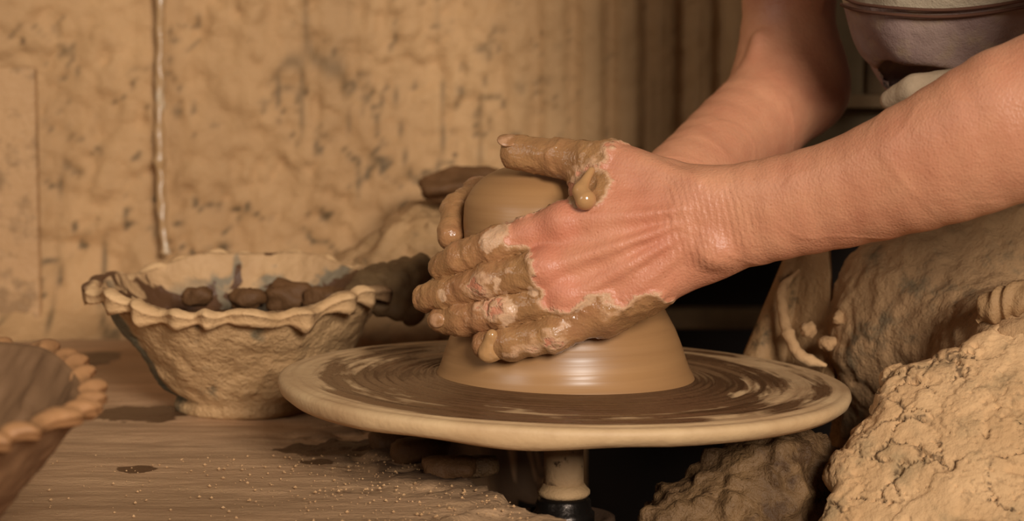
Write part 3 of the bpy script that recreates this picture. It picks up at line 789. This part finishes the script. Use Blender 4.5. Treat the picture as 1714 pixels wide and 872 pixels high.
# gobs of slip riding on the hand, nails
gob = NT('slip_gob'); M['gob'] = gob.out(srgb(172,126,80), .16, gob.bump(gob.noise(90,3), .0006), .6)
def gobf(P):
    return smin(cone(P, at(972,322,-.0875), at(980,334,-.0905), .0048, .0064), cone(P, at(990,285,-.0805), at(972,316,-.0865), .0022, .0036), .004)
g = sdf_obj('slip_gob', gobf, at(975,310,-.088)-.03, at(975,310,-.088)+.03, .0008, M['gob'], None, None, 1); pobj(g)
def gobl(P):
    return smin(cone(P, at(824,562,-.0775), at(818,590,-.0735), .0040, .0052), cone(P, at(818,590,-.0735), at(845,592,-.0745), .0052, .003), .005)
g = sdf_obj('slip_gob', gobl, at(830,575,-.078)-.03, at(830,575,-.078)+.03, .0008, M['gob'], None, lambda V: .0006*fbm(V,200,2,3), 1); pobj(g)
nail_m = NT('nail'); M['nail'] = nail_m.out(nail_m.mix(nail_m.ramp(nail_m.noise(160,3),[(.4,0.0),(.6,1.0)]), srgb(186,138,100), srgb(150,104,66)), .25, nail_m.bump(nail_m.noise(200,2),.0002), .5)
for k, (px, py, dY) in (('md',(708,499,-.0086)),('rg',(731,536,-.0086))):
    t = LW[k][3]; p = at(px, py, t[1]+dY)
    V, F = lathe([(0,-.0008),(.8,-.0008),(1.0,-.0003),(.95,.0003),(.6,.0009),(0,.0012)], 20)
    V[:,0] *= .0062; V[:,1] *= .0046
    ax = LW[k][3]-LW[k][2]; ax /= np.linalg.norm(ax); nrm = np.array((-.35,-.9,.1)); nrm -= ax*(nrm@ax); nrm /= np.linalg.norm(nrm); bi = np.cross(nrm, ax)
    V = p+V[:,:1]*ax+V[:,1:2]*bi+V[:,2:]*nrm
    pobj(obj('fingernail', mesh_from('fingernail', V, F), M['nail']))

ax = LW['th'][3]-LW['th'][2]; ax /= np.linalg.norm(ax); nrm = np.array((-.25,-.45,.85)); nrm -= ax*(nrm@ax); nrm /= np.linalg.norm(nrm); bi = np.cross(nrm, ax)
V, F = lathe([(0,-.0008),(.8,-.0008),(1.0,-.0003),(.95,.0003),(.6,.0009),(0,.0012)], 20)
V[:,2] -= .16*V[:,1]**2*.008; V = LW['th'][3]+nrm*.0100+ax*.004+V[:,:1]*.0078*ax+V[:,1:2]*.0066*bi+V[:,2:]*nrm
pobj(obj('fingernail', mesh_from('fingernail', V, F), M['nail']))
# --- shirt
def shirt_material():
    n = NT('shirt_cloth')
    up = n.ramp(n.attr('band'), [(.47,0.0),(.53,1.0)])
    low = n.mix(n.ramp(n.noise(22,5), [(.3,0.0),(.7,1.0)]), srgb(150,124,110), srgb(126,100,92))
    low = n.mix(n.ramp(n.noise(60,5), [(.52,0.0),(.68,.6)]), low, srgb(152,128,100))
    col = n.mix(up, low, srgb(168,148,122))
    wv = n.noise(900,2,.5)
    return n.out(col, .9, n.bump(n.noise(28,4), .004, 1, n.bump(wv, .0004)), .15)
SC = at(1680,-140,.10)
def shirt_f(P):
    d = cone(P, SH_L+np.array((0,.02,0)), SH_R, .075, .075); d = smin(d, cone(P, (SH_L+SH_R)/2, CHEST, .10, .135), .06)
    d = smin(d, ell(P, at(1575,15,.10), (.058,.085,.055)), .035)
    d = smin(d, cone(P, CHEST, at(1680,0,.12), .13, .075), .05)
    d = smin(d, cone(P, at(1700,-30,.12), at(1760,150,.12), .075, .08), .04)
    d = np.maximum(d, -ell(P, at(1540,132,.07), (.028,.05,.014)))
    return d
def shirt_disp(V):
    q = V*np.array((1,1,.35)); return .009*fbm(q, 22, 2, 3)-.009*np.exp(-((V[:,0]-at(1598,60,.03)[0])/.006)**2)*sstep(.20,.15,V[:,2])
seam_pts = [at(1395,-8,.10), at(1432,6,.06), at(1500,14,.03), at(1580,17,.02), at(1660,8,.03), at(1745,-12,.06)]
seam_c = resample(seam_pts, 60)
def band(V):
    zc = np.interp(V[:,0], seam_c[:,0], seam_c[:,2]); return np.clip(.5+(V[:,2]-zc)/.01, 0, 1)
shirt = sdf_obj('shirt', shirt_f, (.08,-.26,.05), (.56,.42,.62), .0030, shirt_material(), None, shirt_disp, 2, {'band': band}); pobj(shirt)
def snap(path, f, offs):
    """drop a curve onto a shape along the y direction, from the near side"""
    P = path.copy(); P[:,1] = -.25
    for _ in range(60):
        d = f(P); P[:,1] += np.clip(d*.8, -.02, .02)
    P[:,1] -= offs; return P
thread = NT('seam_thread'); M['thread'] = thread.out(srgb(84,54,40), .9, None, .1)
SV = np.empty(len(shirt.data.vertices)*3, np.float32); shirt.data.vertices.foreach_get('co', SV); SV = SV.reshape(-1,3)
for dz in (.0, -.0042):
    q = []
    for x_, _, z_ in seam_c:
        m = (np.abs(SV[:,0]-x_) < .004) & (np.abs(SV[:,2]-z_-dz) < .004)
        if m.any() and SV[m,1].min() < .15: q.append((x_, SV[m,1].min(), z_+dz))
    q = np.array(q); yk = np.convolve(np.pad(q[:,1], 3, mode='edge'), np.ones(7)/7, 'valid'); q[:,1] = yk-.0008
    V, F = tube(q, .0011, 6); pobj(obj('seam', mesh_from('seam', V, F), M['thread']))
tail_m = clay_mat('pale_cloth', srgb(176,150,120), srgb(152,126,98), 20, .85, 300, .0006)
def tailf(P): return smin(cone(P, at(1490,168,.05), at(1535,152,.035), .007, .0105), cone(P, at(1535,152,.035), at(1660,150,.04), .0105, .02), .006)
pobj(sdf_obj('shirt_tail', tailf, at(1570,150,.04)-.09, at(1570,150,.04)+.09, .002, tail_m, None, lambda V: .002*fbm(V,40,3,2), 2))

# --- clay-caked apron over both knees
def apron_material(name, c1, c2, wetter, bd=.0011):
    n = NT(name)
    col = n.mix(n.ramp(n.noise(14,5,.6), [(.3,0.0),(.7,1.0)]), c1, c2)
    col = n.mix(n.ramp(n.noise(30,6,.65), [(.52,0.0),(.64,.75)]), col, wetter)
    col = n.mix(n.math('MULTIPLY', n.attr('crack'), .8), col, srgb(70,50,32))
    nb = n.bump(n.noise(140,6,.65), bd); nb = n.bump(n.noise(520,3,.6), .0006, prev=nb)
    return n.out(col, .85, nb, .2)
def plates(V, seed, sc):
    q = V+.014*np.stack([fbm(V,40,4,seed+s,.6) for s in (1,2,3)],-1)
    f1, f2, idv = voronoi(q, sc, seed)
    cr = sstep(.045,.012,f2-f1)*sstep(-.08,.10,fbm(V,26,3,seed+9))
    return cr, idv
NK_N = np.array((-.22,-.72,.66)); NK_N /= np.linalg.norm(NK_N); NK_O = at(1580,720,-.115)
NK_U = np.cross((0,0,1), NK_N)*-1; NK_U = np.cross(NK_N, np.array((0,0,1))); NK_U /= np.linalg.norm(NK_U); NK_U *= np.sign(NK_U[0]); NK_V = np.cross(NK_U, NK_N); NK_V *= np.sign(NK_V[2])
def to_plane(px, py):
    c0 = np.array(CAM); r_ = at(px,py,0.)-c0; t = ((NK_O-c0)@NK_N)/(r_@NK_N); p = c0+t*r_-NK_O; return (p@NK_U, p@NK_V)
NK_POLY = np.array([to_plane(*q) for q in ((1500,592),(1562,562),(1640,532),(1714,500),(1960,420),(1980,1150),(1300,1150),(1343,900),(1362,840),(1384,802),(1388,752),(1440,682),(1470,636))])
def poly_sdf(p, poly):
    d = np.full(len(p), 1e9); s_ = np.ones(len(p)); n_ = len(poly)
    for i in range(n_):
        a_, b_ = poly[i], poly[i-1]; e = b_-a_; w_ = p-a_
        t = np.clip((w_@e)/(e@e), 0, 1); d = np.minimum(d, ((w_-t[:,None]*e)**2).sum(1))
        c1 = p[:,1] >= a_[1]; c2 = p[:,1] < b_[1]; c3 = e[0]*w_[:,1] > e[1]*w_[:,0]
        s_ = np.where((c1 & c2 & c3) | (~c1 & ~c2 & ~c3), -s_, s_)
    return s_*np.sqrt(d)
def near_knee(P):
    q = P-NK_O; u_ = q@NK_U; v_ = q@NK_V; n_ = q@NK_N
    n_ = n_+1.1*(u_-.06)**2+1.2*(v_+.02)**2-.004
    d2 = poly_sdf(np.stack((u_,v_),-1), NK_POLY)+.012*fbm(P,30,3,77)+.004*fbm(P,110,2,78)
    d2 = d2+.014; h_ = np.abs(n_+.035)-.035+.012
    return np.minimum(np.maximum(d2,h_),0)+np.hypot(np.maximum(d2,0),np.maximum(h_,0))-.012
def nk_disp(V):
    cr, idv = plates(V, 4, 42); c2, id2 = plates(V, 14, 95)
    t_ = 2.4*fbm(V,20,3,53,.5); fl = np.floor(t_)
    return -.0034*cr+.0018*idv-.0012*c2+.0008*id2+.0016*(fl+sstep(.0,.06,t_-fl))+.0022*fbm(V,46,4,3,.55)
def nk_crack(V): return np.clip(plates(V,4,42)[0]+.35*plates(V,14,95)[0], 0, 1)
na = sdf_obj('apron', near_knee, (.10,-.34,-.30), (.44,.12,.14), .0015, apron_material('apron_crust', srgb(206,164,118), srgb(180,138,94), srgb(150,122,86)), None, nk_disp, 1, {'crack': nk_crack})
pobj(na); na['label'] = 'pale cracked clay crust over the near knee'
FK = at(1560,535,.11)
def far_knee(P):
    d = cone(P, FK, at(2000,400,.12), .070, .10)
    d = smin(d, cone(P, FK+np.array((.02,-.03,-.02)), at(1760,640,-.04), .045, .06), .03)
    d = smin(d, cone(P, FK+np.array((.0,.01,-.03)), at(1520,900,.13), .060, .06), .03)
    return d
def fk_disp(V): return .006*fbm(V,24,4,3)+.0035*fbm(V,90,4,5)+.004*np.clip(.42-voronoi(V,75,8)[0],0,1)*(voronoi(V,75,8)[2] > .7)
fa = sdf_obj('apron', far_knee, (.14,-.14,-.30), (.52,.26,.22), .0024, apron_material('apron_mud', srgb(176,136,94), srgb(142,108,74), srgb(92,80,60), .0035), None, fk_disp, 1, {'crack': lambda V: .0*V[:,0]})
pobj(fa); fa['label'] = 'brown clay-spattered apron over the far knee'
# hanging flap with its rolled hem
nu, nv = 46, 60
topc = resample([at(1322,430,.150), at(1330,425,.14), at(1350,420,.145), at(1368,418,.135), at(1390,415,.13)], nv)
botc = resample([at(1236,625,.145), at(1278,630,.125), at(1312,632,.150), at(1352,640,.12), at(1400,650,.11)], nv)
u = np.linspace(0,1,nu)[:,None,None]; Pf = topc[None]*(1-u)+botc[None]*u
v = np.linspace(0,1,nv)[None,:]
Pf[...,1] += -.008*np.sin(v*13+1)*np.linspace(.2,1,nu)[:,None]
flap = obj('apron_flap', mesh_from('apron_flap', Pf.reshape(-1,3), grid_faces(nu,nv)[:, ::-1]), M['mound']); pobj(flap)
s = flap.modifiers.new('s','SOLIDIFY'); s.thickness = .004
hem = resample([at(1338,452,.125), at(1312,480,.118), at(1309,515,.112), at(1318,553,.106), at(1330,583,.102), at(1352,602,.10), at(1384,612,.098)], 80)
V, F = tube(hem, .0034, 12, lambda u, t: (1+.10*np.sin(u*23+t)+.08*np.sin(u*61+2*t)+.25*u+.35*np.exp(-((u-.52)/.02)**2))*(.3+.7*sstep(0,.2,u))*(.3+.7*sstep(1,.85,u)))
pobj(obj('apron_hem', mesh_from('apron_hem', V, F), M['dry']))
tw = resample([at(1636,538,-.055), at(1668,514,-.060), at(1714,498,-.066), at(1800,478,-.07)], 120)
V, F = tube(tw, .0100, 24, lambda u, t: (1+.14*np.cos(t*3+u*30+np.sin(u*13)))*(.15+.85*sstep(0,.25,u)))
pobj(obj('twisted_hem', mesh_from('twisted_hem', V, F), M['mound']))
for i, (px, py, Y, r, lab) in enumerate(((1352,552,.098,.0055,'pale squarish clay crumb by the apron hem, nearest the wheel'),(1385,575,.09,.006,'round pale clay crumb in the apron fold, lowest of three'),(1404,532,.085,.0045,'small clay crumb on the muddy apron above the other two'))):
    tag(blob('clay_crumb', at(px,py,Y), (r,r,r), M['dry'], 110+i, .5, 3), lab, 'clay crumb', 'clay crumbs caught in the apron')
